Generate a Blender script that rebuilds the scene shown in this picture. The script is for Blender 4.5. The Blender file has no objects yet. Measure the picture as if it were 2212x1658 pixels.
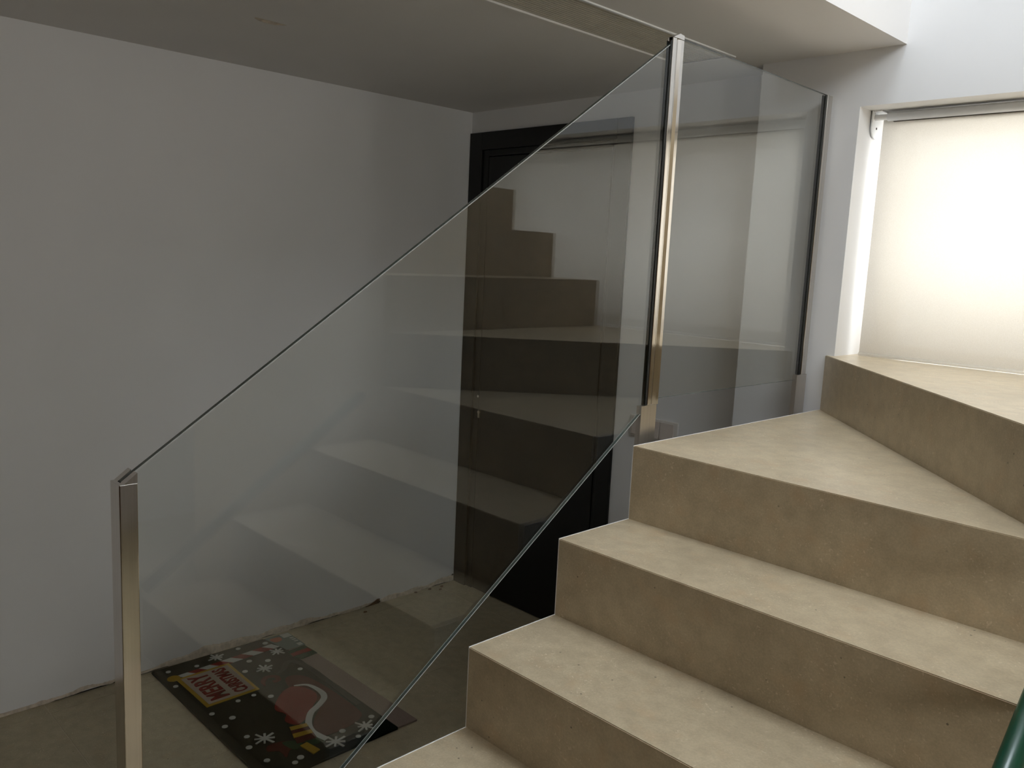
import bpy, bmesh, math, random
from mathutils import Vector, Matrix
random.seed(7)
D = bpy.data
SC = bpy.context.scene
COL = SC.collection
G = 1.648                      # eye height above the tiled floor; geometry below is written relative to the eye

# ------------------------------------------------------------------ camera
yaw, pitch, roll, FPX = -0.791400837, -0.147727488, 0.047650678, 1824.6
fw = Vector((math.sin(yaw)*math.cos(pitch), math.cos(yaw)*math.cos(pitch), math.sin(pitch)))
rt = Vector((math.cos(yaw), -math.sin(yaw), 0)); up = rt.cross(fw)
r2 = math.cos(roll)*rt + math.sin(roll)*up
u2 = -math.sin(roll)*rt + math.cos(roll)*up
cd = D.cameras.new('camera'); cam = D.objects.new('camera', cd); COL.objects.link(cam)
cd.sensor_fit = 'HORIZONTAL'; cd.sensor_width = 36.0; cd.lens = FPX/2212*36.0
cd.clip_start = 0.02
cam.matrix_world = Matrix(((r2.x, u2.x, -fw.x, 0), (r2.y, u2.y, -fw.y, 0), (r2.z, u2.z, -fw.z, G), (0, 0, 0, 1)))
SC.camera = cam

# ------------------------------------------------------------------ world, lights, exposure
w = D.worlds.new('sky'); SC.world = w; w.use_nodes = True
bg = w.node_tree.nodes['Background']
bg.inputs['Color'].default_value = (0.86, 0.93, 1.0, 1); bg.inputs['Strength'].default_value = 1.5

def area(name, loc, target, sx, sy, power, color):
    l = D.lights.new(name, 'AREA'); l.shape = 'RECTANGLE'; l.size = sx; l.size_y = sy
    l.energy = power; l.color = color
    o = D.objects.new(name, l); COL.objects.link(o)
    o.location = (loc[0], loc[1], loc[2]+G)
    d = Vector(target)-Vector(loc)
    o.rotation_euler = d.to_track_quat('-Z', 'Y').to_euler()
    return o
# added light from the upper right, outside an invented stairwell window
area('upper_right_added_light', (2.75, -0.10, 2.55), (0.0, 1.2, 1.6), 2.6, 1.5, 66, (0.87, 0.94, 1.0))
# added light for the back wall, outside an invented window behind the viewer
area('upper_front_added_light', (1.1, -3.0, 2.45), (-0.6, 2.6, 0.8), 2.2, 1.4, 46, (0.93, 0.965, 1.0))
# added overhead light for the treads, above an invented rooflight
area('overhead_added_light', (-0.35, 1.85, 3.75), (-0.35, 1.85, 0.0), 1.5, 1.3, 97, (0.84, 0.92, 1.0))
# added fill for the left wall and ceiling, outside an invented hall window
area('hall_added_fill', (2.75, 0.45, -0.02), (-1.2, 1.20, -0.02), 1.2, 1.1, 34, (1.0, 0.975, 0.93))
# daylight behind the roller blind (outside the pane)
area('stair_window_daylight', (-0.2, 4.3, -0.25), (-0.2, 2.7, -0.05), 5.0, 3.0, 150, (1.0, 0.965, 0.91))

SC.cycles.adaptive_threshold = 0.04
SC.cycles.adaptive_min_samples = 16
SC.cycles.use_light_tree = False
SC.cycles.blur_glossy = 0.3
SC.view_settings.view_transform = 'Standard'
SC.view_settings.look = 'None'
SC.view_settings.gamma = 1.0
SC.view_settings.use_curve_mapping = False
SC.view_settings.exposure = 0.42

# ------------------------------------------------------------------ material helpers
def newmat(name):
    m = D.materials.new(name); m.use_nodes = True
    nt = m.node_tree; nt.nodes.clear()
    out = nt.nodes.new('ShaderNodeOutputMaterial')
    return m, nt, out
def N(nt, t, **kw):
    n = nt.nodes.new(t)
    for k, v in kw.items(): setattr(n, k, v)
    return n
def objcoord(nt):
    g = N(nt, 'ShaderNodeNewGeometry')
    return g.outputs['Position']
def noise(nt, vec, scale, detail=4, rough=.55):
    n = N(nt, 'ShaderNodeTexNoise'); n.inputs['Scale'].default_value = scale
    n.inputs['Detail'].default_value = detail; n.inputs['Roughness'].default_value = rough
    nt.links.new(vec, n.inputs['Vector']); return n
def ramp(nt, fac, stops):
    r = N(nt, 'ShaderNodeValToRGB'); e = r.color_ramp.elements
    while len(e) < len(stops): e.new(0.5)
    for i, (p, c) in enumerate(stops):
        e[i].position = p; e[i].color = (c if len(c) == 4 else (*c, 1))
    nt.links.new(fac, r.inputs['Fac']); return r
def mix(nt, fac, a, b, mode='MIX'):
    m = N(nt, 'ShaderNodeMix', data_type='RGBA', blend_type=mode)
    for i, v in ((0, fac), (6, a), (7, b)):
        if hasattr(v, 'links'): nt.links.new(v, m.inputs[i])
        elif isinstance(v, (int, float)): m.inputs[i].default_value = v
        else: m.inputs[i].default_value = (*v, 1)
    return m.outputs[2]
def principled(nt, out, rough=.5, metal=0.0):
    p = N(nt, 'ShaderNodeBsdfPrincipled')
    p.inputs['Roughness'].default_value = rough; p.inputs['Metallic'].default_value = metal
    nt.links.new(p.outputs[0], out.inputs['Surface']); return p
def bump(nt, p, height, strength, dist):
    b = N(nt, 'ShaderNodeBump'); b.inputs['Strength'].default_value = strength; b.inputs['Distance'].default_value = dist
    nt.links.new(height, b.inputs['Height']); nt.links.new(b.outputs[0], p.inputs['Normal'])

def plain(name, col, rough=.5, metal=0.0, var=.06, scale=30., bumpd=0.0):
    m, nt, out = newmat(name); p = principled(nt, out, rough, metal)
    n = noise(nt, objcoord(nt), scale, 2)
    c = ramp(nt, n.outputs['Fac'], [(.3, tuple(x*(1-var) for x in col)), (.7, tuple(min(1, x*(1+var)) for x in col))])
    nt.links.new(c.outputs[0], p.inputs['Base Color'])
    if bumpd: bump(nt, p, n.outputs['Fac'], .4, bumpd)
    return m

def plaster(name, col):
    m, nt, out = newmat(name); p = principled(nt, out, .75)
    pos = objcoord(nt)
    a = noise(nt, pos, 1.7, 2)
    c = ramp(nt, a.outputs['Fac'], [(.3, tuple(x*.95 for x in col)), (.7, tuple(x*1.0 for x in col))])
    nt.links.new(c.outputs[0], p.inputs['Base Color'])
    return m

def stone(name, base, rough):
    m, nt, out = newmat(name); p = principled(nt, out, rough)
    pos = objcoord(nt)
    big = noise(nt, pos, 2.2, 3); mid = noise(nt, pos, 26, 2); fine = noise(nt, pos, 240, 1)
    dk = tuple(x*.87 for x in base); lt = tuple(min(1, x*1.08) for x in base)
    c = ramp(nt, big.outputs['Fac'], [(.32, dk), (.68, lt)]).outputs[0]
    c2 = ramp(nt, mid.outputs['Fac'], [(.35, (.90, .89, .88)), (.65, (1.04, 1.04, 1.04))]).outputs[0]
    c = mix(nt, 1.0, c, c2, 'MULTIPLY')
    c3 = ramp(nt, fine.outputs['Fac'], [(.35, (.92, .92, .92)), (.65, (1.05, 1.05, 1.05))]).outputs[0]
    c = mix(nt, .8, c, c3, 'MULTIPLY')
    # pale shell flecks of uneven shape, in drifts
    wob = noise(nt, pos, 120, 0)
    ad = N(nt, 'ShaderNodeVectorMath', operation='MULTIPLY_ADD')
    nt.links.new(wob.outputs['Color'], ad.inputs[0]); ad.inputs[1].default_value = (.012, .012, .012); nt.links.new(pos, ad.inputs[2])
    gate = ramp(nt, noise(nt, pos, 9, 1).outputs['Fac'], [(.40, (.12, .12, .12)), (.64, (1, 1, 1))]).outputs[0]
    for sc_, amt in ((85, .50), (190, .38)):
        v = N(nt, 'ShaderNodeTexVoronoi'); v.inputs['Scale'].default_value = sc_; nt.links.new(ad.outputs[0], v.inputs['Vector'])
        fl = ramp(nt, v.outputs['Distance'], [(.10, (amt, amt, amt)), (.24, (0, 0, 0))]).outputs[0]
        c = mix(nt, mix(nt, 1.0, fl, gate, 'MULTIPLY'), c, tuple(min(1, x*1.2+.17) for x in base))
    # faint rusty clouding
    rust = ramp(nt, noise(nt, pos, 18, 2).outputs['Fac'], [(.55, (0, 0, 0)), (.75, (.35, .35, .35))]).outputs[0]
    c = mix(nt, rust, c, (base[0]*1.0, base[1]*.84, base[2]*.72))
    # sparse brown pits
    v2 = N(nt, 'ShaderNodeTexVoronoi'); v2.inputs['Scale'].default_value = 34; nt.links.new(pos, v2.inputs['Vector'])
    pit = ramp(nt, v2.outputs['Distance'], [(.055, (1, 1, 1)), (.085, (0, 0, 0))]).outputs[0]
    gate2 = ramp(nt, noise(nt, pos, 7, 1).outputs['Fac'], [(.54, (0, 0, 0)), (.60, (1, 1, 1))]).outputs[0]
    f2 = mix(nt, 1.0, pit, gate2, 'MULTIPLY')
    c = mix(nt, f2, c, tuple(x*.38 for x in base))
    nt.links.new(c, p.inputs['Base Color'])
    return m

def fresnel_fac(nt):
    g = N(nt, 'ShaderNodeNewGeometry')
    d = N(nt, 'ShaderNodeVectorMath', operation='DOT_PRODUCT')
    nt.links.new(g.outputs['Incoming'], d.inputs[0]); nt.links.new(g.outputs['Normal'], d.inputs[1])
    def M(op, a, b=None):
        n = N(nt, 'ShaderNodeMath', operation=op)
        for i, v in enumerate((a, b)):
            if v is None: continue
            if hasattr(v, 'links'): nt.links.new(v, n.inputs[i])
            else: n.inputs[i].default_value = v
        return n.outputs[0]
    c = M('ABSOLUTE', d.outputs['Value'])
    q = M('POWER', M('SUBTRACT', 1.0, c), 5.0)
    return M('ADD', M('MULTIPLY', q, .957), .043)

def glass(name, tint):
    m, nt, out = newmat(name)
    tr = N(nt, 'ShaderNodeBsdfTransparent'); tr.inputs['Color'].default_value = (*tint, 1)
    gl = N(nt, 'ShaderNodeBsdfGlossy'); gl.inputs['Roughness'].default_value = 0.0
    gl.inputs['Color'].default_value = (1, 1, 1, 1)
    mx = N(nt, 'ShaderNodeMixShader'); nt.links.new(fresnel_fac(nt), mx.inputs[0])
    nt.links.new(tr.outputs[0], mx.inputs[1]); nt.links.new(gl.outputs[0], mx.inputs[2])
    nt.links.new(mx.outputs[0], out.inputs['Surface'])
    return m

def blind_fabric():
    m, nt, out = newmat('blind_fabric')
    pos = objcoord(nt)
    mp = N(nt, 'ShaderNodeMapping'); mp.inputs['Scale'].default_value = (500, 1, 900); nt.links.new(pos, mp.inputs['Vector'])
    wv = noise(nt, mp.outputs[0], 1, 1)
    c = ramp(nt, wv.outputs['Fac'], [(.3, (.80, .77, .71)), (.7, (.88, .85, .80))]).outputs[0]
    tl = N(nt, 'ShaderNodeBsdfTranslucent'); df = N(nt, 'ShaderNodeBsdfDiffuse'); tp = N(nt, 'ShaderNodeBsdfTransparent')
    nt.links.new(c, tl.inputs['Color']); nt.links.new(c, df.inputs['Color'])
    a = N(nt, 'ShaderNodeMixShader'); a.inputs[0].default_value = .5
    nt.links.new(tl.outputs[0], a.inputs[1]); nt.links.new(df.outputs[0], a.inputs[2])
    b = N(nt, 'ShaderNodeMixShader'); b.inputs[0].default_value = .16
    nt.links.new(a.outputs[0], b.inputs[1]); nt.links.new(tp.outputs[0], b.inputs[2])
    nt.links.new(b.outputs[0], out.inputs['Surface'])
    return m

def brushed(name, col, rough):
    m, nt, out = newmat(name); p = principled(nt, out, rough, 1.0)
    mp = N(nt, 'ShaderNodeMapping'); mp.inputs['Scale'].default_value = (400, 400, 6); nt.links.new(objcoord(nt), mp.inputs['Vector'])
    n = noise(nt, mp.outputs[0], 1, 2)
    c = ramp(nt, n.outputs['Fac'], [(.3, tuple(x*.9 for x in col)), (.7, col)])
    nt.links.new(c.outputs[0], p.inputs['Base Color'])
    return m

def wood(name):
    m, nt, out = newmat(name); p = principled(nt, out, .4)
    mp = N(nt, 'ShaderNodeMapping'); mp.inputs['Scale'].default_value = (14, 14, 1.2); nt.links.new(objcoord(nt), mp.inputs['Vector'])
    n = noise(nt, mp.outputs[0], 3, 6)
    c = ramp(nt, n.outputs['Fac'], [(.3, (.085, .034, .011)), (.7, (.20, .085, .03))])
    nt.links.new(c.outputs[0], p.inputs['Base Color']); return m

def carpet(name, col, var=.25):
    m, nt, out = newmat(name); p = principled(nt, out, .95); p.inputs['Specular IOR Level'].default_value = .06
    n = noise(nt, objcoord(nt), 700, 3)
    c = ramp(nt, n.outputs['Fac'], [(.3, tuple(x*(1-var) for x in col)), (.7, tuple(x*(1+var) for x in col))])
    nt.links.new(c.outputs[0], p.inputs['Base Color'])
    bump(nt, p, n.outputs['Fac'], .6, .003); return m

M = dict(
    wall=plaster('white_plaster', (.80, .79, .785)),
    ceil=plaster('ceiling_plaster', (.78, .755, .735)),
    stone=stone('beige_limestone', (.52, .425, .285), .33),
    tile=stone('beige_floor_tile', (.45, .39, .26), .38),
    grout=plain('tile_grout', (.54, .48, .36), .9),
    white=plain('painted_edge', (.80, .79, .77), .6),
    glass=glass('balustrade_glass', (.972, .984, .976)),
    pane=glass('window_glass', (.98, .985, .985)),
    gedge=plain('green_glass_edge', (.075, .095, .085), .12, 0, .2, 60),
    glint=plain('painted_edge_glint', (.40, .42, .41), .2, 0, .1, 80),
    steel=brushed('polished_steel', (.66, .63, .59), .10),
    satin=brushed('satin_steel', (.62, .58, .53), .32),
    rubber=plain('black_gasket', (.012, .013, .012), .5),
    door=plain('black_door_paint', (.004, .0042, .0034), .42, 0, .1, 8),
    groove=plain('door_shadow_gap', (.003, .003, .003), .8),
    brass=plain('brass_cylinder', (.55, .48, .36), .35, 1.0),
    blind=blind_fabric(),
    blind_roll=plain('rolled_blind_fabric', (.72, .68, .61), .9),
    wpaint=plain('white_powder_coat', (.88, .89, .90), .25, 0, .02),
    upvc=plain('window_frame_white', (.78, .78, .77), .4),
    rocker=plain('rocker_plastic', (.62, .545, .49), .3, 0, .02),
    plastic=plain('switch_plastic', (.72, .68, .64), .35, 0, .02),
    vent=plain('vent_cream', (.55, .52, .44), .45),
    dark=plain('duct_dark', (.16, .145, .11), .9),
    skim=plain('raw_plaster_patch', (.58, .50, .41), .95, 0, .22, 45, .004),
    gapd=plain('crack_dark', (.035, .028, .02), .95),
    chunk=plain('broken_wood_chip', (.13, .065, .03), .9, 0, .3, 90, .004),
    green=plain('green_plastic', (.002, .052, .026), .28, 0, .05),
    wood=wood('brown_bounce_wood'),
    mat_base=carpet('mat_black_green', (.006, .011, .007)),
    mat_white=carpet('mat_white_pile', (.52, .53, .50), .12),
    mat_cream=carpet('mat_cream_pile', (.44, .36, .29), .12),
    mat_yellow=carpet('mat_yellow_pile', (.42, .26, .02), .15),
    mat_red=carpet('mat_red_pile', (.20, .008, .008), .15),
    mat_dred=carpet('mat_dark_red_pile', (.065, .005, .004), .2),
    mat_green=carpet('mat_green_pile', (.018, .05, .022), .2),
    mat_grey=carpet('mat_charcoal_pile', (.026, .028, .027), .2),
    coir=carpet('pinkish_coir', (.30, .235, .20), .3),
    card=plain('green_card', (.10, .15, .125), .35),
    cardw=plain('white_card_print', (.50, .52, .48), .4),
    cardo=plain('orange_card_print', (.42, .10, .035), .4),
)

# ------------------------------------------------------------------ geometry helpers
def mesh(name, V, F, mat, mats=None, fmat=None, smooth=False, origin=(0, 0, 0)):
    me = D.meshes.new(name)
    me.from_pydata([(v[0]-origin[0], v[1]-origin[1], v[2]-origin[2]) for v in V], [], F)
    for m in ([mat] if mats is None else mats): me.materials.append(m)
    if fmat:
        for i, p in enumerate(me.polygons): p.material_index = fmat[i]
    if smooth:
        for p in me.polygons: p.use_smooth = True
    me.update()
    bm = bmesh.new(); bm.from_mesh(me); bmesh.ops.recalc_face_normals(bm, faces=bm.faces); bm.to_mesh(me); bm.free()
    return me
WORLD = {}
def wloc(o): return WORLD.get(o.name, Vector((0, 0, 0)))
def put(name, V, F, mat, parent=None, smooth=False, mats=None, fmat=None):
    """V in eye-relative coordinates; origin at the base centre of the piece"""
    xs = [v[0] for v in V]; ys = [v[1] for v in V]; zs = [v[2] for v in V]
    og = ((min(xs)+max(xs))/2, (min(ys)+max(ys))/2, min(zs))
    me = mesh(name, V, F, mat, mats, fmat, smooth, og)
    o = D.objects.new(name, me); COL.objects.link(o)
    wl = Vector((og[0], og[1], og[2]+G)); WORLD[o.name] = wl
    if parent is not None:
        o.parent = parent; o.location = wl-wloc(parent)
    else: o.location = wl
    return o
def thing(name, loc, label, cat, group=None):
    o = D.objects.new(name, None); COL.objects.link(o)
    o.location = (loc[0], loc[1], loc[2]+G); WORLD[o.name] = Vector(o.location); o.empty_display_size = .1
    tag(o, label, cat, group); return o
def tag(o, label=None, cat=None, group=None, kind=None):
    if label: o['label'] = label
    if cat: o['category'] = cat
    if group: o['group'] = group
    if kind: o['kind'] = kind
    return o
def BX(x0, x1, y0, y1, z0, z1):
    V = [(x0, y0, z0), (x1, y0, z0), (x1, y1, z0), (x0, y1, z0), (x0, y0, z1), (x1, y0, z1), (x1, y1, z1), (x0, y1, z1)]
    F = [(0, 3, 2, 1), (4, 5, 6, 7), (0, 1, 5, 4), (1, 2, 6, 5), (2, 3, 7, 6), (3, 0, 4, 7)]
    return V, F
def join(*parts):
    V, F = [], []
    for v, f in parts:
        n = len(V); V += v; F += [tuple(i+n for i in q) for q in f]
    return V, F
def prism(poly, axis, a, b):
    """poly of 2D points extruded along axis ('x': poly=(y,z), 'y': (x,z), 'z': (x,y))"""
    def p3(q, t):
        return {'x': (t, q[0], q[1]), 'y': (q[0], t, q[1]), 'z': (q[0], q[1], t)}[axis]
    n = len(poly)
    V = [p3(q, a) for q in poly]+[p3(q, b) for q in poly]
    F = [tuple(range(n)), tuple(range(2*n-1, n-1, -1))]+[(i, (i+1) % n, n+(i+1) % n, n+i) for i in range(n)]
    return V, F
def tube(p, q, r, n=20, r2_=None):
    p, q = Vector(p), Vector(q); d = (q-p).normalized()
    a = d.orthogonal().normalized(); b = d.cross(a)
    rr = r if r2_ is None else r2_
    V = [tuple(p+r*(math.cos(t)*a+math.sin(t)*b)) for t in (2*math.pi*i/n for i in range(n))]
    V += [tuple(q+rr*(math.cos(t)*a+math.sin(t)*b)) for t in (2*math.pi*i/n for i in range(n))]
    F = [tuple(range(n)), tuple(range(2*n-1, n-1, -1))]+[(i, (i+1) % n, n+(i+1) % n, n+i) for i in range(n)]
    return V, F
def bevel(o, wd, seg=2, ang=40):
    m = o.modifiers.new('soft_edge', 'BEVEL'); m.width = wd; m.segments = seg; m.limit_method = 'ANGLE'
    m.angle_limit = math.radians(ang); return o
def smooth_tube(o):
    for p in o.data.polygons:
        if len(p.vertices) == 4: p.use_smooth = True
    return o
def struct(name, VF, mat, label=None, parent=None):
    o = put(name, *VF, mat, parent)
    if parent is None: o['kind'] = 'structure'
    if label: o['label'] = label
    return o

# ------------------------------------------------------------------ main dimensions (eye-relative)
XL, YK, YB, ZC, ZF = -3.124, 2.740, 2.607, 0.671, -1.648
XJ = -1.530           # the back wall steps forward here
XE = -1.068           # edge of the ceiling slab over the stairwell
XR, YF, ZT = 2.40, -2.60, 3.40
WX0, WX1, WZ0, WZ1 = -1.188, 0.468, -0.260, 0.506   # stair window opening
TH = .18

# ------------------------------------------------------------------ floor with tiles
fl = struct('floor', BX(XL-.1, XR+.1, YF-.1, 3.05, ZF-.12, ZF-.0010), M['grout'], 'beige tiled floor with thin pale joints')
ts, jt = 0.600, .0032
tile_me = {}
ix = 0
x = -2.440-ts*2
while x < XR:
    y = 0.82-ts*6
    while y < 2.75:
        x0, x1 = max(x, XL+.004), min(x+ts-jt, XR); y0, y1 = max(y, YF), min(y+ts-jt, YK)
        if x1-x0 > .02 and y1-y0 > .02:
            V, F = BX(x0, x1, y0, y1, ZF-.012, ZF)
            put('tile', V, F, M['tile'], fl)
        y += ts
    x += ts

# ------------------------------------------------------------------ walls
struct('wall_left', BX(XL-TH, XL, YF-TH, 3.05, ZF, ZC+.02), M['wall'], 'plain white plaster wall left of the glass balustrade')
DX0, DX1, DZ1 = -3.122, -2.155, 0.574
struct('wall_back', join(BX(DX1, XJ, YK, YK+TH, ZF, ZC+.02), BX(XL, DX1, YK, YK+TH, DZ1, ZC+.02)), M['wall'],
       'white back wall around the black door')
wy1 = YB+.42
struct('wall_stairwell', join(
    BX(XJ, WX0, YB, wy1, ZF, ZT), BX(WX0, WX1, YB, wy1, ZF, WZ0-.02), BX(WX0, WX1, YB, wy1, WZ1, ZT),
    BX(WX1, XR+TH, YB, wy1, ZF, ZT)), M['wall'], 'white stairwell wall with the blinded window')
# right wall with openings for the invented upper and hall windows
UY0, UY1, UZ0, UZ1 = -1.30, 1.10, 1.75, 3.2
HY0, HY1, HZ0, HZ1 = -0.07, 0.97, -0.52, 0.48
struct('wall_right', join(
    BX(XR, XR+TH, YF-TH, UY0, ZF, ZT), BX(XR, XR+TH, UY1, YB, ZF, ZT), BX(XR, XR+TH, UY0, HY0, ZF, UZ0), BX(XR, XR+TH, HY1, UY1, ZF, UZ0),
    BX(XR, XR+TH, HY0, HY1, ZF, HZ0), BX(XR, XR+TH, HY0, HY1, HZ1, UZ0), BX(XR, XR+TH, UY0, UY1, UZ1, ZT)), M['wall'], 'white wall right of the stairwell')
struct('right_bounce_panelling', join(BX(XR-.02, XR, YF, HY0, ZF, ZC), BX(XR-.02, XR, HY1, 1.62, ZF, ZC),
    BX(XR-.02, XR, HY0, HY1, ZF, HZ0), BX(XR-.02, XR, HY0, HY1, HZ1, ZC)), M['wood'], 'brown wood panelling invented low on the right wall for warm bounce')  # panelling invented to give warm brown bounce to the stairs
struct('hall_light_blocker', BX(XE, XR, YF, 1.00, ZC, ZC+.35), M['ceil'], 'low white slab added over the hall to block light before the stairs')  # unseen slab added to keep overhead light off the lower risers
struct('wall_front', BX(XL-TH, XR+TH, YF-TH, YF, ZF, ZC+.3), M['wood'], 'unseen wall opposite the black door, brown panelling invented for warm bounce')  # brown finish invented to dim and warm the bounce on the risers
FX0, FX1, FZ0, FZ1 = 0.10, 2.10, 1.80, 3.10
struct('wall_front_upper', join(BX(XL-TH, FX0, YF-TH, YF, ZC+.3, ZT), BX(FX1, XR+TH, YF-TH, YF, ZC+.3, ZT),
    BX(FX0, FX1, YF-TH, YF, ZC+.3, FZ0), BX(FX0, FX1, YF-TH, YF, FZ1, ZT)), M['wall'], 'white upper floor wall opposite the stair window')
struct('wall_upper', BX(XL-TH, XL, YF, 3.05, ZC+.02+.33, ZT), M['wall'], 'white upper floor wall')
struct('wall_upper_back', BX(XL, XJ, YB+.02, YB+.2, ZC+.35, ZT), M['wall'], 'white upper floor back wall')
RX0, RX1, RY0, RY1 = -1.00, 0.30, 1.28, 2.42
struct('ceiling_upper', join(BX(XL-TH, RX0, YF-TH, wy1, ZT, ZT+.15), BX(RX1, XR+TH, YF-TH, wy1, ZT, ZT+.15),
    BX(RX0, RX1, YF-TH, RY0, ZT, ZT+.15), BX(RX0, RX1, RY1, wy1, ZT, ZT+.15)), M['ceil'], 'high white ceiling over the stairwell')
# lower ceiling slab with the slot for the linear vent
VX0, VX1, VY0, VY1 = -1.752, -1.556, -.60, 2.452
zt_ = ZC+.35
ceil = struct('ceiling', join(
    BX(XL-TH, VX0, YF-TH, 3.05, ZC, zt_), BX(VX1, XE, YF-TH, YB, ZC, zt_), BX(VX1, XJ, YB, 3.05, ZC, zt_),
    BX(VX0, VX1, VY1, 3.05, ZC, zt_), BX(VX0, VX1, YF-TH, VY0, ZC, zt_), BX(VX0, VX1, VY0, VY1, ZC+.10, zt_)),
    M['ceil'], 'low white ceiling slab ending at the stairwell')
# crescent-shaped blister on the ceiling
cv = []
for i in range(13):
    t = i/12; a = -1+2*t
    cv.append((-2.452-.012*(1-a*a), 1.275+.105*t, .0045*math.sin(math.pi*t)**.8))
V, F = [], []
for (cx, cy, h) in cv:
    ww = .002+.016*math.sin(math.pi*min(1, max(0, (cy-1.27)/.11)))
    V += [(cx-ww, cy, ZC), (cx, cy, ZC-h-.0004), (cx+ww, cy, ZC)]
for i in range(12):
    F += [(3*i, 3*i+1, 3*i+4, 3*i+3), (3*i+1, 3*i+2, 3*i+5, 3*i+4)]
o = put('paint_blister', V, F, M['skim'], ceil); o['label'] = 'small dark crescent scuff on the ceiling paint'

# ------------------------------------------------------------------ ragged plaster along the left wall base
tr = put('trim_1', *BX(XL, XL+.0015, YF, YK, ZF, ZF+.004), M['gapd']); tr['kind'] = 'structure'
tr['label'] = 'raw unfinished plaster strip with cracks at the foot of the left wall'
V, F = [], []
n = 620
rnd = random.Random(3)
h = .028; g = .003
for i in range(n+1):
    y = YF+(YK-.01-YF)*i/n
    h = .022+.010*math.sin(y*5.1)+.006*math.sin(y*13.7+1)+.004*math.sin(y*41)+rnd.uniform(-.002, .002)
    h = max(.012, h)
    g = max(0.0, .004*math.sin(y*7.3+.6)+.003*math.sin(y*19+2)+.002*math.sin(y*53)+rnd.uniform(-.0008, .0008))
    if abs(y-1.16) < .1: g += .004
    if 2.17 < y < 2.262: g += .002+.020*max(0, (y-2.17)/.092)**2.2
    th = .003+rnd.uniform(0, .0012)
    V += [(XL, y, ZF+g+.0), (XL+th, y, ZF+g), (XL+th*.8, y, ZF+max(g+.002, h*.75)), (XL+.0002, y, ZF+max(g+.004, h))]
    if i:
        a = 4*(i-1); b = 4*i
        F += [(a, a+1, b+1, b), (a+1, a+2, b+2, b+1), (a+2, a+3, b+3, b+2)]
put('plaster_patch', V, F, M['skim'], tr)
cp = [(2.188, ZF+.001), (2.262, ZF+.002), (2.272, ZF+.010), (2.264, ZF+.016), (2.270, ZF+.021), (2.258, ZF+.024), (2.238, ZF+.014), (2.210, ZF+.006)]
o = put('broken_chip', *prism(cp, 'x', XL+.003, XL+.0075), M['chunk'], tr); o['label'] = 'brown broken chip in the plaster strip'
put('drill_hole', *tube((XL, 2.724, ZF+.030), (XL+.0012, 2.724, ZF+.030), .0075, 14), M['gapd'], tr)
for (yy, xx) in ((2.155, .05), (2.60, .055), (2.63, .03), (2.56, .02), (2.48, .012)):
    o = tag(put('plaster_crumb', *prism([(XL+xx+.006*math.cos(t)+rnd.uniform(-.002, .002), yy+.009*math.sin(t)) for t in (0, 1, 2, 3.1, 4.2, 5.2)], 'z', ZF, ZF+.004), M['chunk']),
        {2.155: 'lone dark plaster crumb on the tiles below the broken chip', 2.60: 'dark crumb on the tiles near the door corner, farthest from the wall',
         2.63: 'dark crumb on the tiles near the black door, nearest the door', 2.56: 'small crumb near the wall a little before the door corner',
         2.48: 'small crumb touching the cracked plaster strip'}[yy], 'debris', 'crumbs on the floor tiles')

# ------------------------------------------------------------------ black door
dr = thing('door_1', ((DX0+DX1)/2, YK, ZF), 'black flush door in a black frame in the corner', 'door'); dr['kind'] = 'structure'
fwd_ = .085
def frame_bar(n, vf): return bevel(put(n, *vf, M['door'], dr), .002)
frame_bar('door_frame', BX(DX0, DX0+fwd_, YK-.012, YK+.12, ZF, DZ1))
frame_bar('door_frame', BX(DX1-.075, DX1, YK-.012, YK+.12, ZF, DZ1))
frame_bar('door_frame', BX(DX0+fwd_, DX1-.075, YK-.012, YK+.12, DZ1-.08, DZ1))
# inner step of the frame
frame_bar('door_stop', BX(DX0+fwd_, DX0+fwd_+.042, YK-.002, YK+.12, ZF, DZ1-.08))
frame_bar('door_stop', BX(DX1-.095, DX1-.075, YK-.002, YK+.12, ZF, DZ1-.08))
frame_bar('door_stop', BX(DX0+fwd_+.042, DX1-.095, YK-.002, YK+.12, DZ1-.11, DZ1-.08))
leaf = bevel(put('door_leaf', *BX(DX0+fwd_+.046, DX1-.099, YK-.004, YK+.04, ZF+.005, DZ1-.114), M['door'], dr), .002)
put('shadow_gap', *BX(DX0+fwd_+.03, DX1-.08, YK+.05, YK+.06, ZF+.002, DZ1-.09), M['groove'], dr)
lx = -2.984
o = put('lock_cylinder', *join(tube((lx, YK-.012, -.748), (lx, YK-.004, -.748), .0085, 16), BX(lx-.005, lx+.005, YK-.012, YK-.004, -.775, -.748)), M['brass'], leaf)
o['label'] = 'small brass key cylinder'
put('spindle_hole', *tube((-3.0, YK-.0055, -.672), (-3.0, YK-.004, -.672), .006, 12), M['satin'], leaf)

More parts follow.
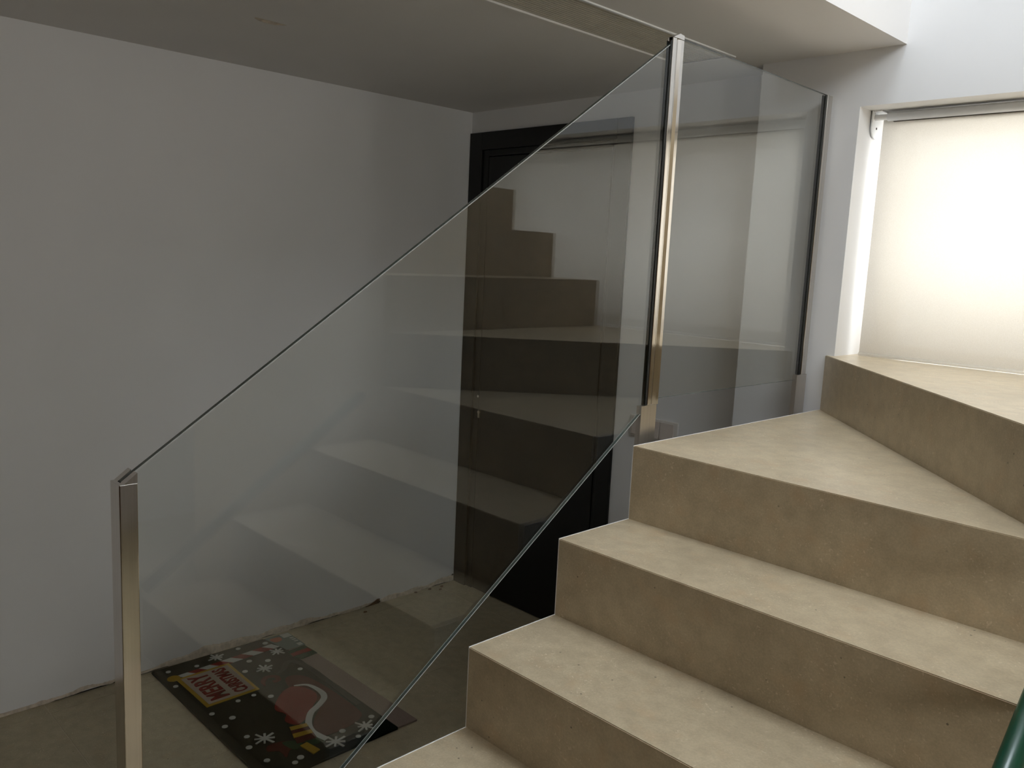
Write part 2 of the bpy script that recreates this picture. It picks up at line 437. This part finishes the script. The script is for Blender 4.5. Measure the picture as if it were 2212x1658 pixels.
# ------------------------------------------------------------------ staircase
XS, XQ = -1.217, -0.265        # left and right edges of the lower flight
XI = -0.305                     # inner winder corner / first riser of the upper flight
ry = [.075, .335, .595, .855, 1.115, 1.376, 1.628]
tz = [-1.4805, -1.313, -1.1455, -.978, -.800, -.620, -.437]
ZB = -.260
st = thing('staircase', ((XS+XQ)/2, 1.3, ZF), 'beige limestone winder staircase with sharp square edged steps', 'stairs')
TK = .03
def slab(name, poly, z0, z1, nose=None):
    V, F = prism(poly, 'z', z0, z1)
    o = put(name, V, F, M['stone'], st)
    if nose:
        bm = bmesh.new(); bm.from_mesh(o.data); bm.edges.ensure_lookup_table()
        zz = z1-z0
        es = [e for e in bm.edges if all(abs(v.co.z-zz) < 1e-5 for v in e.verts)
              and all(any(abs(v.co.x+WORLD[o.name].x-p[0]) < 1e-4 and abs(v.co.y+WORLD[o.name].y-p[1]) < 1e-4 for p in nose) for v in e.verts)]
        bmesh.ops.bevel(bm, geom=es, offset=.0016, segments=2, affect='EDGES')
        bm.to_mesh(o.data); bm.free()
    return o
zprev = ZF
for k in range(7):
    yb_ = ry[k+1]+.02 if k < 6 else None
    if k < 6:
        slab('tread', [(XS, ry[k]), (XQ, ry[k]), (XQ, yb_), (XS, yb_)], tz[k]-TK, tz[k], [(XS, ry[k]), (XQ, ry[k])])
    else:
        slab('tread', [(XS, ry[k]), (XQ, ry[k]), (XI+.03, ry[k]+.02), (XS+.06, YB), (XS, YB)], tz[k]-TK, tz[k], [(XS, ry[k]), (XQ, ry[k])])
    put('riser', *BX(XS, XQ, ry[k], ry[k]+.02, zprev, tz[k]-TK), M['stone'], st)
    zprev = tz[k]
# winder riser and winder tread B (which runs on into the window recess as its sill)
pA, pB = Vector((XS, YB)), Vector((XI, ry[6]))
nrm = Vector((pB.y-pA.y, -(pB.x-pA.x))).normalized()
if nrm.x < 0: nrm = -nrm
qa, qb = pA+nrm*.02, pB+nrm*.02
put('riser', *prism([tuple(pA), tuple(pB), tuple(qb), tuple(qa)], 'z', tz[6], ZB-TK), M['stone'], st)
slab('tread', [(XS, YB), (XI, ry[6]), (XI+.03, ry[6]), (XI+.03, YB)], ZB-TK, ZB, [(XS, YB), (XI, ry[6])])
o = put('window_sill', *BX(WX0, WX1, YB, YB+.33, ZB-.02, ZB), M['stone'], st)
gx, gz = .257, .187
fx = [XI+gx*i for i in range(7)]
fz = [ZB+gz*(i+1) for i in range(7)]
zprev = ZB
for i in range(7):
    YE = 2.692 if i < 3 else 2.604      # the first steps run on into the window recess
    x1 = fx[i+1]+.02 if i != 2 and i < 6 else (WX1-.001 if i == 2 else XR-.0)
    slab('tread', [(fx[i], ry[6]), (x1, ry[6]), (x1, YE), (fx[i], YE)], fz[i]-TK, fz[i], [(fx[i], ry[6]), (fx[i], YE)])
    put('riser', *BX(fx[i], fx[i]+.02, ry[6], YE, zprev, fz[i]-TK), M['stone'], st)
    zprev = fz[i]
# white painted side faces
pts = [(ry[0], ZF)]
zprev = ZF
for k in range(7):
    pts += [(ry[k], zprev if k else ZF), (ry[k], tz[k]+.0006)]
    zprev = tz[k]+.0006
pl = pts[1:]+[(YB, tz[6]+.0006), (YB, ZF)]
put('side_face', *prism(pl, 'x', XS-.0022, XS), M['white'], st)
pr_ = [p for p in pts[1:]][:-1]+[(ry[6], tz[5]+.0006), (ry[6], ZF)]
pr_ = pts[1:-1]+[(ry[6], ZF)]
put('side_face', *prism(pr_, 'x', XQ, XQ+.0022), M['white'], st)
ps = [(XI, ZF), (XI, ZB-TK)]
ps = [(XI, tz[6])]
zprev = ZB
ps = [(XQ+.0022, ZF), (XQ+.0022, tz[6]-.0), (XI, tz[6]), (XI, ZB)]
for i in range(7):
    ps += [(fx[i]+.0004, zprev), (fx[i]+.0004, fz[i]+.0006)]; zprev = fz[i]+.0006
ps2 = [ps[0], ps[1]]+ps[2:]+[(fx[6]+.26, fz[6]+.0006), (fx[6]+.26, fz[6]-.22), (fx[6]-.1, fz[6]-.30), (fx[6]-.1, ZF)]
put('side_face', *prism(ps2, 'y', ry[6]-.0022, ry[6]), M['stone'], st)
# rough core filling the flights
core = [(ry[0]+.02, ZF)]
zprev = ZF
for k in range(7):
    core += [(ry[k]+.02, zprev-TK if k else ZF), (ry[k]+.02, tz[k]-TK)]; zprev = tz[k]
core = core[1:]+[(YB-.002, tz[6]-TK), (YB-.002, ZF)]
put('stair_core', *prism(core, 'x', XS+.001, XI+.0), M['white'], st)

# ------------------------------------------------------------------ glass balustrade
gx0, gx1 = -1.2822, -1.2738
ba = thing('glass_balustrade', (-1.278, 1.5, ZF), 'frameless clear glass stair balustrade held by polished steel posts', 'balustrade')
def panel(poly, edges):
    V, F = prism(poly, 'x', gx0, gx1)
    n = len(poly)
    fm = [0, 0]+[1]*n
    o = put('glass_panel', V, F, None, ba, mats=[M['glass'], M['gedge']], fmat=fm)
    for a, b in edges:                      # pale arris strips: bright refracted line painted along long edges
        p, q = Vector(poly[a]), Vector(poly[b]); c = sum((Vector(t) for t in poly), Vector((0, 0)))/n
        d = (q-p).normalized(); m_ = Vector((-d.y, d.x))
        if m_.dot(c-p) < 0: m_ = -m_
        for xx, sg in ((gx1, 1), (gx0, -1)):
            put('edge_glint', *prism([tuple(p), tuple(q), tuple(q+m_*.0018), tuple(p+m_*.0018)], 'x', xx, xx+sg*.0003), M['glint'], o)
    return o
g1 = panel([(.449, -1.274), (1.750, -.357), (1.750, .533), (.449, -.357)], ((0, 1), (2, 3)))
g2 = panel([(1.780, -.341), (2.564, -.343), (2.564, .541), (1.780, .548)], ())
# lower post: a U channel that the glass slides into
p1 = bevel(put('post', *prism([(-1.297, .441), (-1.259, .441), (-1.259, .4675), (-1.2725, .4675), (-1.2725, .449), (-1.2835, .449), (-1.2835, .4675), (-1.297, .4675)], 'z', ZF, -.3585), M['steel'], ba), .0012)
# sloped top lips on both cheeks of the lower post
for xa, xb in ((-1.2725, -1.259), (-1.297, -1.2835)):
    put('channel_lip', *prism([(.447, -.3586), (.4675, -.3586), (.4675, -.343)], 'x', xa, xb), M['steel'], p1)
put('gasket', *BX(-1.2725, -1.2705, .449, .4690, ZF+.05, -.3588), M['rubber'], p1)
put('base_plate', *BX(-1.318, -1.238, .405, .505, ZF, ZF+.008), M['satin'], p1)
# middle post: H section clamping both panels, flat bar below
def channel(name, poly_xy, z0, z1): return bevel(put(name, *prism(poly_xy, 'z', z0, z1), M['steel'], ba), .0018, 3)
H = [(-1.2690, 1.743), (-1.2690, 1.7560), (-1.2722, 1.7660), (-1.2690, 1.776), (-1.2690, 1.789),
     (-1.2732, 1.789), (-1.2732, 1.776), (-1.2828, 1.776), (-1.2828, 1.789), (-1.2870, 1.789), (-1.2870, 1.743),
     (-1.2828, 1.743), (-1.2828, 1.756), (-1.2732, 1.756), (-1.2732, 1.743)]
p2 = channel('post', H, -.356, .543)
put('post_cap', *prism([(1.744, .543), (1.788, .543), (1.788, .553), (1.770, .555)], 'x', -1.2868, -1.2692), M['steel'], p2)
for xa, xb in ((-1.2738, -1.2718), (-1.2842, -1.2822)):
    put('gasket', *BX(xa, xb, 1.7370, 1.7435, -.372, .534), M['rubber'], p2)
    put('gasket', *BX(xa, xb, 1.7885, 1.7910, -.343, .548), M['rubber'], p2)
put('mounting_bar', *BX(-1.285, -1.270, 1.720, 1.784, -.66, -.356), M['satin'], p2)
p3 = channel('post', [(-1.2690, 2.557), (-1.2690, 2.568), (-1.2718, 2.576), (-1.2690, 2.590), (-1.2870, 2.590), (-1.2870, 2.557), (-1.2828, 2.557), (-1.2828, 2.568), (-1.2732, 2.568), (-1.2732, 2.557)], -.327, .541)
for xa, xb in ((-1.2738, -1.2718), (-1.2842, -1.2822)):
    put('gasket', *BX(xa, xb, 2.548, 2.5575, -.345, .539), M['rubber'], p3)
put('mounting_bar', *BX(-1.285, -1.270, 2.534, 2.598, -.66, -.327), M['satin'], p3)
for p, yy in ((p2, 1.752), (p3, 2.566)):
    for zz in (-.50, -.60):
        smooth_tube(put('standoff', *tube((-1.270, yy, zz), (XS-.0022, yy, zz), .014, 18), M['satin'], p))

# ------------------------------------------------------------------ stair window and roller blind
wd = thing('window_1', ((WX0+WX1)/2, YB+.33, WZ0), 'white framed stair window behind the roller blind', 'window'); wd['kind'] = 'structure'
fy0, fy1, fwid = YB+.31, YB+.37, .062
bevel(put('window_frame', *join(BX(WX0, WX0+fwid, fy0, fy1, WZ0, WZ1), BX(WX1-fwid, WX1, fy0, fy1, WZ0, WZ1),
    BX(WX0+fwid, WX1-fwid, fy0, fy1, WZ1-.059, WZ1), BX(WX0+fwid, WX1-fwid, fy0, fy1, WZ0, WZ0+.03)), M['upvc'], wd), .003)
put('pane', *BX(WX0+fwid, WX1-fwid, fy0+.025, fy0+.031, WZ0+.03, WZ1-.059), M['pane'], wd)
yb0 = 2.722
rb = thing('roller_blind', (-.28, yb0, WZ0), 'cream translucent roller blind lowered over the stair window', 'blind')
bx0, bx1 = -1.160, WX1-.03
# fabric: rolled behind the tube, hanging almost to the sill
V, F = [], []
smooth_tube(put('fabric_roll', *tube((bx0+.004, yb0+.021, .480), (bx1-.004, yb0+.021, .480), .0205, 28), M['blind_roll'], rb))
prof = [(yb0+.0005, .486), (yb0+.0002, .478), (yb0, .462), (yb0, .44), (yb0, .40), (yb0, .1), (yb0, -.250)]
nx = 24
for j, (yy, zz) in enumerate(prof):
    for i in range(nx+1):
        xx = bx0+(bx1-bx0)*i/nx
        V.append((xx, yy+.0010*math.sin(xx*9+zz*5), zz))
for j in range(len(prof)-1):
    for i in range(nx):
        a = j*(nx+1)+i; F.append((a, a+1, a+nx+2, a+nx+1))
fab = put('fabric', V, F, M['blind'], rb, smooth=True)
s = fab.modifiers.new('cloth', 'SOLIDIFY'); s.thickness = .0006
tb = smooth_tube(put('tube', *tube((bx0+.02, yb0-.016, .486), (bx1-.02, yb0-.016, .486), .0135, 28), M['wpaint'], rb))
put('tube_slot', *BX(bx0+.035, bx1-.035, yb0-.0150, yb0-.0050, .4715, .4740), M['gapd'], rb)
put('end_plug', *tube((bx0-.020, yb0-.016, .486), (bx0+.030, yb0-.016, .486), .009, 20), M['wpaint'], rb)
def bracket(xa, s_):
    pol = [(yb0-.036, .5055), (yb0+.038, .5055), (yb0+.038, .452)]
    for i in range(9):
        t = math.pi*i/8; pol.append((yb0+.001+.037*math.cos(t), .452-.030*math.sin(t)))
    pol.append((yb0-.036, .452))
    b = bevel(put('bracket', *prism(pol, 'x', xa, xa+.004*s_), M['wpaint'], rb), .0008)
    put('bracket_arm', *BX(min(xa, xa+.03*s_), max(xa, xa+.03*s_), yb0-.034, yb0+.030, .5015, .5055), M['wpaint'], b)
    put('screw', *tube((xa+.0035*s_, yb0-.020, .487), (xa+.0050*s_, yb0-.020, .487), .0035, 12), M['gapd'], b)
    put('screw', *tube((xa+.0035*s_, yb0-.002, .455), (xa+.0050*s_, yb0-.002, .455), .0035, 12), M['gapd'], b)
bracket(WX0+.004, 1); bracket(WX1-.004, -1)
smooth_tube(put('bottom_bar', *tube((bx0, yb0, -.2535), (bx1, yb0, -.2535), .0055, 16), M['blind'], rb))

# invented upper stairwell window, opening for the added light from upper right
w2 = thing('added_window_2', (XR+.1, -.10, UZ0), 'large invented upper window high on the right stairwell wall', 'window'); w2['kind'] = 'structure'
put('window_frame', *join(BX(XR+.08, XR+.13, UY0, UY0+.06, UZ0, UZ1), BX(XR+.08, XR+.13, UY1-.06, UY1, UZ0, UZ1),
    BX(XR+.08, XR+.13, UY0+.06, UY1-.06, UZ0, UZ0+.06), BX(XR+.08, XR+.13, UY0+.06, UY1-.06, UZ1-.06, UZ1),
    BX(XR+.08, XR+.13, -.13, -.07, UZ0+.06, UZ1-.06)), M['upvc'], w2)
for ya, yb2 in ((UY0+.06, -.13), (-.07, UY1-.06)):
    put('pane', *BX(XR+.10, XR+.106, ya, yb2, UZ0+.06, UZ1-.06), M['pane'], w2)
w5 = thing('added_window_5', ((FX0+FX1)/2, YF-.1, FZ0), 'invented upper floor window opposite the stair window', 'window'); w5['kind'] = 'structure'  # opening invented for the added back wall light
put('window_frame', *join(BX(FX0, FX0+.05, YF-.13, YF-.08, FZ0, FZ1), BX(FX1-.05, FX1, YF-.13, YF-.08, FZ0, FZ1),
    BX(FX0+.05, FX1-.05, YF-.13, YF-.08, FZ0, FZ0+.05), BX(FX0+.05, FX1-.05, YF-.13, YF-.08, FZ1-.05, FZ1)), M['upvc'], w5)
put('pane', *BX(FX0+.05, FX1-.05, YF-.11, YF-.104, FZ0+.05, FZ1-.05), M['pane'], w5)
w4 = thing('added_window_4', (XR+.1, .45, HZ0), 'invented square hall window low on the right wall', 'window'); w4['kind'] = 'structure'  # opening invented for the added fill on the left wall
put('window_frame', *join(BX(XR+.08, XR+.13, HY0, HY0+.05, HZ0, HZ1), BX(XR+.08, XR+.13, HY1-.05, HY1, HZ0, HZ1),
    BX(XR+.08, XR+.13, HY0+.05, HY1-.05, HZ0, HZ0+.05), BX(XR+.08, XR+.13, HY0+.05, HY1-.05, HZ1-.05, HZ1)), M['upvc'], w4)
put('pane', *BX(XR+.10, XR+.106, HY0+.05, HY1-.05, HZ0+.05, HZ1-.05), M['pane'], w4)
w3 = thing('added_window_3', ((RX0+RX1)/2, (RY0+RY1)/2, ZT+.05), 'invented flat rooflight in the high ceiling over the stairs', 'window'); w3['kind'] = 'structure'  # opening invented for the added overhead light
put('window_frame', *join(BX(RX0, RX0+.05, RY0, RY1, ZT+.06, ZT+.12), BX(RX1-.05, RX1, RY0, RY1, ZT+.06, ZT+.12),
    BX(RX0+.05, RX1-.05, RY0, RY0+.05, ZT+.06, ZT+.12), BX(RX0+.05, RX1-.05, RY1-.05, RY1, ZT+.06, ZT+.12)), M['upvc'], w3)
put('pane', *BX(RX0+.05, RX1-.05, RY0+.05, RY1-.05, ZT+.085, ZT+.091), M['pane'], w3)
# ------------------------------------------------------------------ ceiling vent
vt = thing('air_vent', ((VX0+VX1)/2, (VY0+VY1)/2, ZC), 'long cream linear slot air vent set in the ceiling', 'vent')
fb = .013
for nme, vf in (('vent_frame', BX(VX0-fb, VX0, VY0-fb, VY1+fb, ZC-.004, ZC+.004)), ('vent_frame', BX(VX1, VX1+fb*.8, VY0-fb, VY1+fb, ZC-.004, ZC+.004)),
                ('vent_frame', BX(VX0, VX1, VY1, VY1+fb, ZC-.004, ZC+.004)), ('vent_frame', BX(VX0, VX1, VY0-fb, VY0, ZC-.004, ZC+.004))):
    bevel(put(nme, *vf, M['wpaint'] if abs(vf[0][0][0]-VX1) < .001 else M['ceil'], vt), .0015)  # right flange painted white for its lit line, rest matched to the ceiling
ns = 16
for i in range(ns):
    xa = VX0+(VX1-VX0)*(i+.5)/ns
    put('slat', *prism([(xa-.0048, ZC+.001), (xa+.0030, ZC+.001), (xa+.0062, ZC+.014), (xa+.0020, ZC+.014)], 'y', VY0+.001, VY1-.001), M['vent'], vt)
put('duct_back', *BX(VX0, VX1, VY0, VY1, ZC+.085, ZC+.099), M['dark'], vt)

# ------------------------------------------------------------------ wall switch
sw = thing('wall_switch', (-1.952, YK, -.690), 'pale triple switch plate on the back wall behind the middle post', 'switch')
bevel(put('plate', *BX(-2.068, -1.836, YK-.010, YK, -.690, -.604), M['plastic'], sw), .003)
for xa in (-2.056, -1.987, -1.918):
    k = prism([(YK-.0100, -.681), (YK-.0160, -.681), (YK-.0125, -.613), (YK-.0100, -.613)], 'x', xa, xa+.064)
    bevel(put('rocker', *k, M['rocker'], sw), .001)

# ------------------------------------------------------------------ christmas doormat
mz = ZF
MH = .010
dm = thing('doormat', (-2.66, 1.44, ZF), 'black doormat with MERRY CHRISTMAS sign, snowflakes and red sleigh', 'doormat')
out_ = [(-3.104, 1.190), (-2.19, 1.186), (-2.19, 1.686), (-2.835, 1.682), (-3.060, 1.682), (-3.098, 1.650)]
bevel(put('mat_base', *prism(out_, 'z', mz, mz+MH), M['mat_base'], dm), .003)
zs = [0]
def patch(name, poly, mat, lift, label=None):
    zs[0] += 1
    o = put(name, *prism(poly, 'z', mz+MH-.001, mz+MH+lift), M[mat], dm)
    if label: o['label'] = label
    return o
def smooth_poly(pts, k=5):
    P = []; n = len(pts)
    for i in range(n):
        a, b, c, d = (Vector(pts[(i+j-1) % n]) for j in range(4))
        for t in (q/k for q in range(k)):
            P.append(tuple(.5*((2*b)+(c-a)*t+(2*a-5*b+4*c-d)*t*t+(3*b-a-3*c+d)*t**3)))
    return P
def ribbon(pts, w0, k=5):
    pts = [Vector(p) for p in pts]; C = []
    for i in range(len(pts)-1):
        a = pts[max(i-1, 0)]; b = pts[i]; c = pts[i+1]; d = pts[min(i+2, len(pts)-1)]
        for t in (q/k for q in range(k)):
            C.append(.5*((2*b)+(c-a)*t+(2*a-5*b+4*c-d)*t*t+(3*b-a-3*c+d)*t**3))
    C.append(pts[-1]); L, R_ = [], []
    for i, c in enumerate(C):
        d = (C[min(i+1, len(C)-1)]-C[max(i-1, 0)]).normalized(); n_ = Vector((-d.y, d.x))
        t = i/(len(C)-1); ww = w0*(.25+.75*min(1, t*4))
        L.append(tuple(c+n_*ww)); R_.append(tuple(c-n_*ww))
    return L+R_[::-1]
# sleigh and presents
patch('sleigh_print', smooth_poly([(-2.735, 1.555), (-2.725, 1.613), (-2.613, 1.640), (-2.385, 1.645), (-2.320, 1.615), (-2.300, 1.534), (-2.306, 1.462), (-2.360, 1.455), (-2.417, 1.488), (-2.501, 1.560), (-2.62, 1.53)]), 'mat_dred', .0010, 'dark red sleigh shape')
patch('red_sack_print', smooth_poly([(-2.600, 1.440), (-2.655, 1.500), (-2.665, 1.545), (-2.640, 1.570), (-2.575, 1.588), (-2.530, 1.568), (-2.495, 1.530), (-2.440, 1.470), (-2.425, 1.425), (-2.470, 1.405), (-2.510, 1.430), (-2.555, 1.415)]), 'mat_red', .0016, 'plain red sack shape')
patch('sleigh_trim_print', ribbon([(-2.666, 1.552), (-2.638, 1.595), (-2.569, 1.607), (-2.522, 1.594), (-2.488, 1.55), (-2.46, 1.501), (-2.403, 1.458), (-2.353, 1.443), (-2.312, 1.448), (-2.282, 1.455)], .0115), 'mat_white', .0024, 'curved white sleigh trim')
patch('present_print', [(-2.424, 1.395), (-2.409, 1.452), (-2.310, 1.435), (-2.321, 1.365)], 'mat_dred', .0026)
patch('ribbon_print', [(-2.424, 1.395), (-2.409, 1.452), (-2.388, 1.449), (-2.402, 1.389)], 'mat_yellow', .0034)
patch('ribbon_print', [(-2.380, 1.382), (-2.366, 1.445), (-2.343, 1.440), (-2.356, 1.374)], 'mat_yellow', .0034)
patch('ribbon_print', [(-2.303, 1.366), (-2.307, 1.394), (-2.243, 1.405), (-2.235, 1.376)], 'mat_yellow', .0034)
patch('present_print', [(-2.321, 1.392), (-2.312, 1.450), (-2.274, 1.443), (-2.286, 1.394)], 'mat_green', .0022)
patch('bow_print', smooth_poly([(-2.374, 1.290), (-2.357, 1.351), (-2.307, 1.366), (-2.305, 1.330), (-2.275, 1.300), (-2.320, 1.300), (-2.345, 1.270)], 3), 'mat_dred', .0012, 'dark red bow shape')
patch('leaf_print', smooth_poly([(-2.36, 1.33), (-2.335, 1.375), (-2.300, 1.375), (-2.30, 1.34)], 3), 'mat_green', .0016)
patch('swirl_print', ribbon([(-2.735, 1.470), (-2.765, 1.478), (-2.790, 1.505), (-2.775, 1.535), (-2.745, 1.532), (-2.742, 1.508)], .010), 'mat_dred', .0012)
patch('swirl_print', ribbon([(-2.79, 1.55), (-2.81, 1.59), (-2.845, 1.625), (-2.83, 1.655), (-2.74, 1.672), (-2.55, 1.668), (-2.40, 1.664)], .012), 'mat_grey', .0010, 'charcoal swirl')
# candy-striped pole
py0, py1 = 1.225, 1.672
def pxc(y): return -2.988-.020*(y-1.23)/.42
ns_ = 9
for i in range(ns_):
    ya = 1.262+(py1-1.262)*i/ns_; yb2 = 1.262+(py1-1.262)*(i+1)/ns_
    wv = .020; sk = .016
    patch('pole_stripe', [(pxc(ya)-wv, ya-sk), (pxc(ya)+wv, ya+sk), (pxc(yb2)+wv, yb2+sk if i < ns_-1 else yb2), (pxc(yb2)-wv, yb2-sk)], 'mat_red' if i % 2 else 'mat_white', .0014)
patch('pole_knob', [(-2.997+.022*math.cos(t), 1.233+.024*math.sin(t)) for t in (2*math.pi*i/16 for i in range(16))], 'mat_yellow', .0022)
# sign with lettering
patch('sign_border', [(-2.984, 1.236), (-2.724, 1.238), (-2.724, 1.442), (-2.984, 1.446)], 'mat_yellow', .0020, 'yellow sign border')
patch('sign_panel', [(-2.971, 1.250), (-2.737, 1.252), (-2.737, 1.430), (-2.971, 1.433)], 'mat_cream', .0028, 'cream sign panel')
def lettering(txt, xs, xe, ytop, ybase):
    c = D.curves.new('letters', 'FONT'); c.body = txt; c.extrude = .01; c.offset = .022; c.space_character = 1.02
    t = D.objects.new('letters', c); COL.objects.link(t)
    bpy.context.view_layer.update()
    dg = bpy.context.evaluated_depsgraph_get()
    me = D.meshes.new_from_object(t.evaluated_get(dg)); D.objects.remove(t)
    X = [v.co.x for v in me.vertices]; Y = [v.co.y for v in me.vertices]
    x0, x1, y0, y1 = min(X), max(X), min(Y), max(Y)
    for v in me.vertices:
        fx_ = (v.co.x-x0)/(x1-x0); fy_ = (v.co.y-y0)/(y1-y0)
        v.co.x = xs+(xe-xs)*fx_; v.co.y = ybase+(ytop-ybase)*fy_
        v.co.z = mz+MH+.0026+(.0018 if v.co.z > 0 else 0)
    V = [tuple(v.co) for v in me.vertices]; F = [tuple(p.vertices) for p in me.polygons]
    o = put('lettering', V, F, M['mat_red'], dm); o['label'] = 'red letters '+txt
    return o
lettering('MERRY', -2.752, -2.962, 1.268, 1.340)
lettering('CHRISTMAS', -2.750, -2.960, 1.362, 1.414)
# snowflakes and snow dots
for (cx, cy, rr, a0) in ((-3.058, 1.429, .034, .2), (-2.954, 1.641, .034, .5), (-2.857, 1.533, .038, .1), (-2.418, 1.299, .042, .3), (-2.251, 1.470, .040, .15), (-2.268, 1.601, .038, .4)):
    parts = []
    for k in range(4):
        a = a0+math.pi*k/4; L = rr*(1.0 if k % 2 == 0 else .74)*random.uniform(.92, 1.1); wv = .0042
        d = Vector((math.cos(a), math.sin(a))); n_ = Vector((-d.y, d.x))
        c = Vector((cx, cy))
        q = [tuple(c+d*L+n_*wv), tuple(c-d*L+n_*wv*.8), tuple(c-d*L-n_*wv*.8), tuple(c+d*L-n_*wv)]
        parts.append(prism(q, 'z', mz+MH-.001, mz+MH+.0022+k*.0001))
    put('snowflake_print', *join(*parts), M['mat_white'], dm)
for (cx, cy) in [(-3.06, 1.238), (-3.038, 1.341), (-3.074, 1.531), (-3.051, 1.64), (-2.936, 1.215), (-2.949, 1.516), (-2.908, 1.575), (-2.768, 1.638), (-2.882, 1.464), (-2.698, 1.405), (-2.697, 1.343), (-2.673, 1.233), (-2.605, 1.276), (-2.569, 1.231), (-2.465, 1.259), (-2.403, 1.235), (-2.3, 1.244), (-2.233, 1.307), (-2.247, 1.335), (-2.291, 1.523), (-2.229, 1.546), (-2.304, 1.652), (-2.652, 1.449)]:
    rr = random.uniform(.0085, .0125)
    patch('snow_dot', [(cx+rr*math.cos(t), cy+rr*math.sin(t)) for t in (2*math.pi*i/12 for i in range(12))], 'mat_white', .0018)
# striped present sticking out past the mat edge
patch('present_corner', [(-2.930, 1.676), (-2.937, 1.757), (-2.845, 1.762), (-2.838, 1.690), (-2.878, 1.664)], 'mat_green', .0016, 'green present shape jutting past the mat edge')
patch('ribbon_print', [(-2.902, 1.672), (-2.907, 1.752), (-2.876, 1.757), (-2.874, 1.668)], 'mat_red', .0024)
# second, plain mat under it
m2 = tag(bevel(put('underlay_mat', *prism([(-3.04, 1.688), (-2.196, 1.690), (-2.192, 1.772), (-2.60, 1.768), (-3.03, 1.765)], 'z', mz, mz+.006), M['coir'], None), .002),
         'pinkish beige coir strip showing beyond the black mat', 'mat')
# label card lying over the mat corner
ca = thing('label_card', (-3.01, 1.72, mz+MH), 'small green printed label card on the doormat corner by the wall', 'card')
cz = mz+MH+.0005
put('card_sheet', *prism([(-3.088, 1.655), (-3.084, 1.764), (-2.938, 1.764), (-2.942, 1.680)], 'z', cz, cz+.0008), M['card'], ca)
put('barcode_block', *prism([(-3.083, 1.722), (-3.081, 1.762), (-3.045, 1.762), (-3.046, 1.724)], 'z', cz+.0007, cz+.0012), M['cardw'], ca)
put('picture', *prism(smooth_poly([(-3.07, 1.672), (-3.065, 1.712), (-3.035, 1.708), (-3.03, 1.680), (-3.05, 1.668)], 3), 'z', cz+.0007, cz+.0012), M['cardo'], ca)
for i, xx in enumerate((-3.030, -3.012, -2.994)):
    put('print_mark', *prism([(xx-.006, 1.742), (xx-.005, 1.759), (xx+.006, 1.760), (xx+.005, 1.743)], 'z', cz+.0007, cz+.0012), M['cardw'], ca)
put('print_mark', *prism([(-2.972, 1.738), (-2.972, 1.758), (-2.948, 1.758), (-2.948, 1.738)], 'z', cz+.0007, cz+.0012), M['cardw'], ca)

# ------------------------------------------------------------------ green pole lying on the steps
sl = .18/.261
nz = math.sqrt(1+sl*sl)
c0 = Vector((-.2725, 1.115, -.800)); rp = .0172
nv = Vector((0, -sl, 1))/nz; dv = Vector((0, 1, sl))/nz
pc = c0+nv*(rp+.0012)
po = thing('green_pole', tuple(pc-dv*.9), 'glossy dark green round pole lying on the right edge of the steps', 'pole')
smooth_tube(put('shaft', *tube(tuple(pc-dv*.30), tuple(pc+dv*.555), rp, 28), M['green'], po))
put('end_cap', *tube(tuple(pc+dv*.555), tuple(pc+dv*.570), rp*.95, 28, rp*.6), M['rubber'], po)
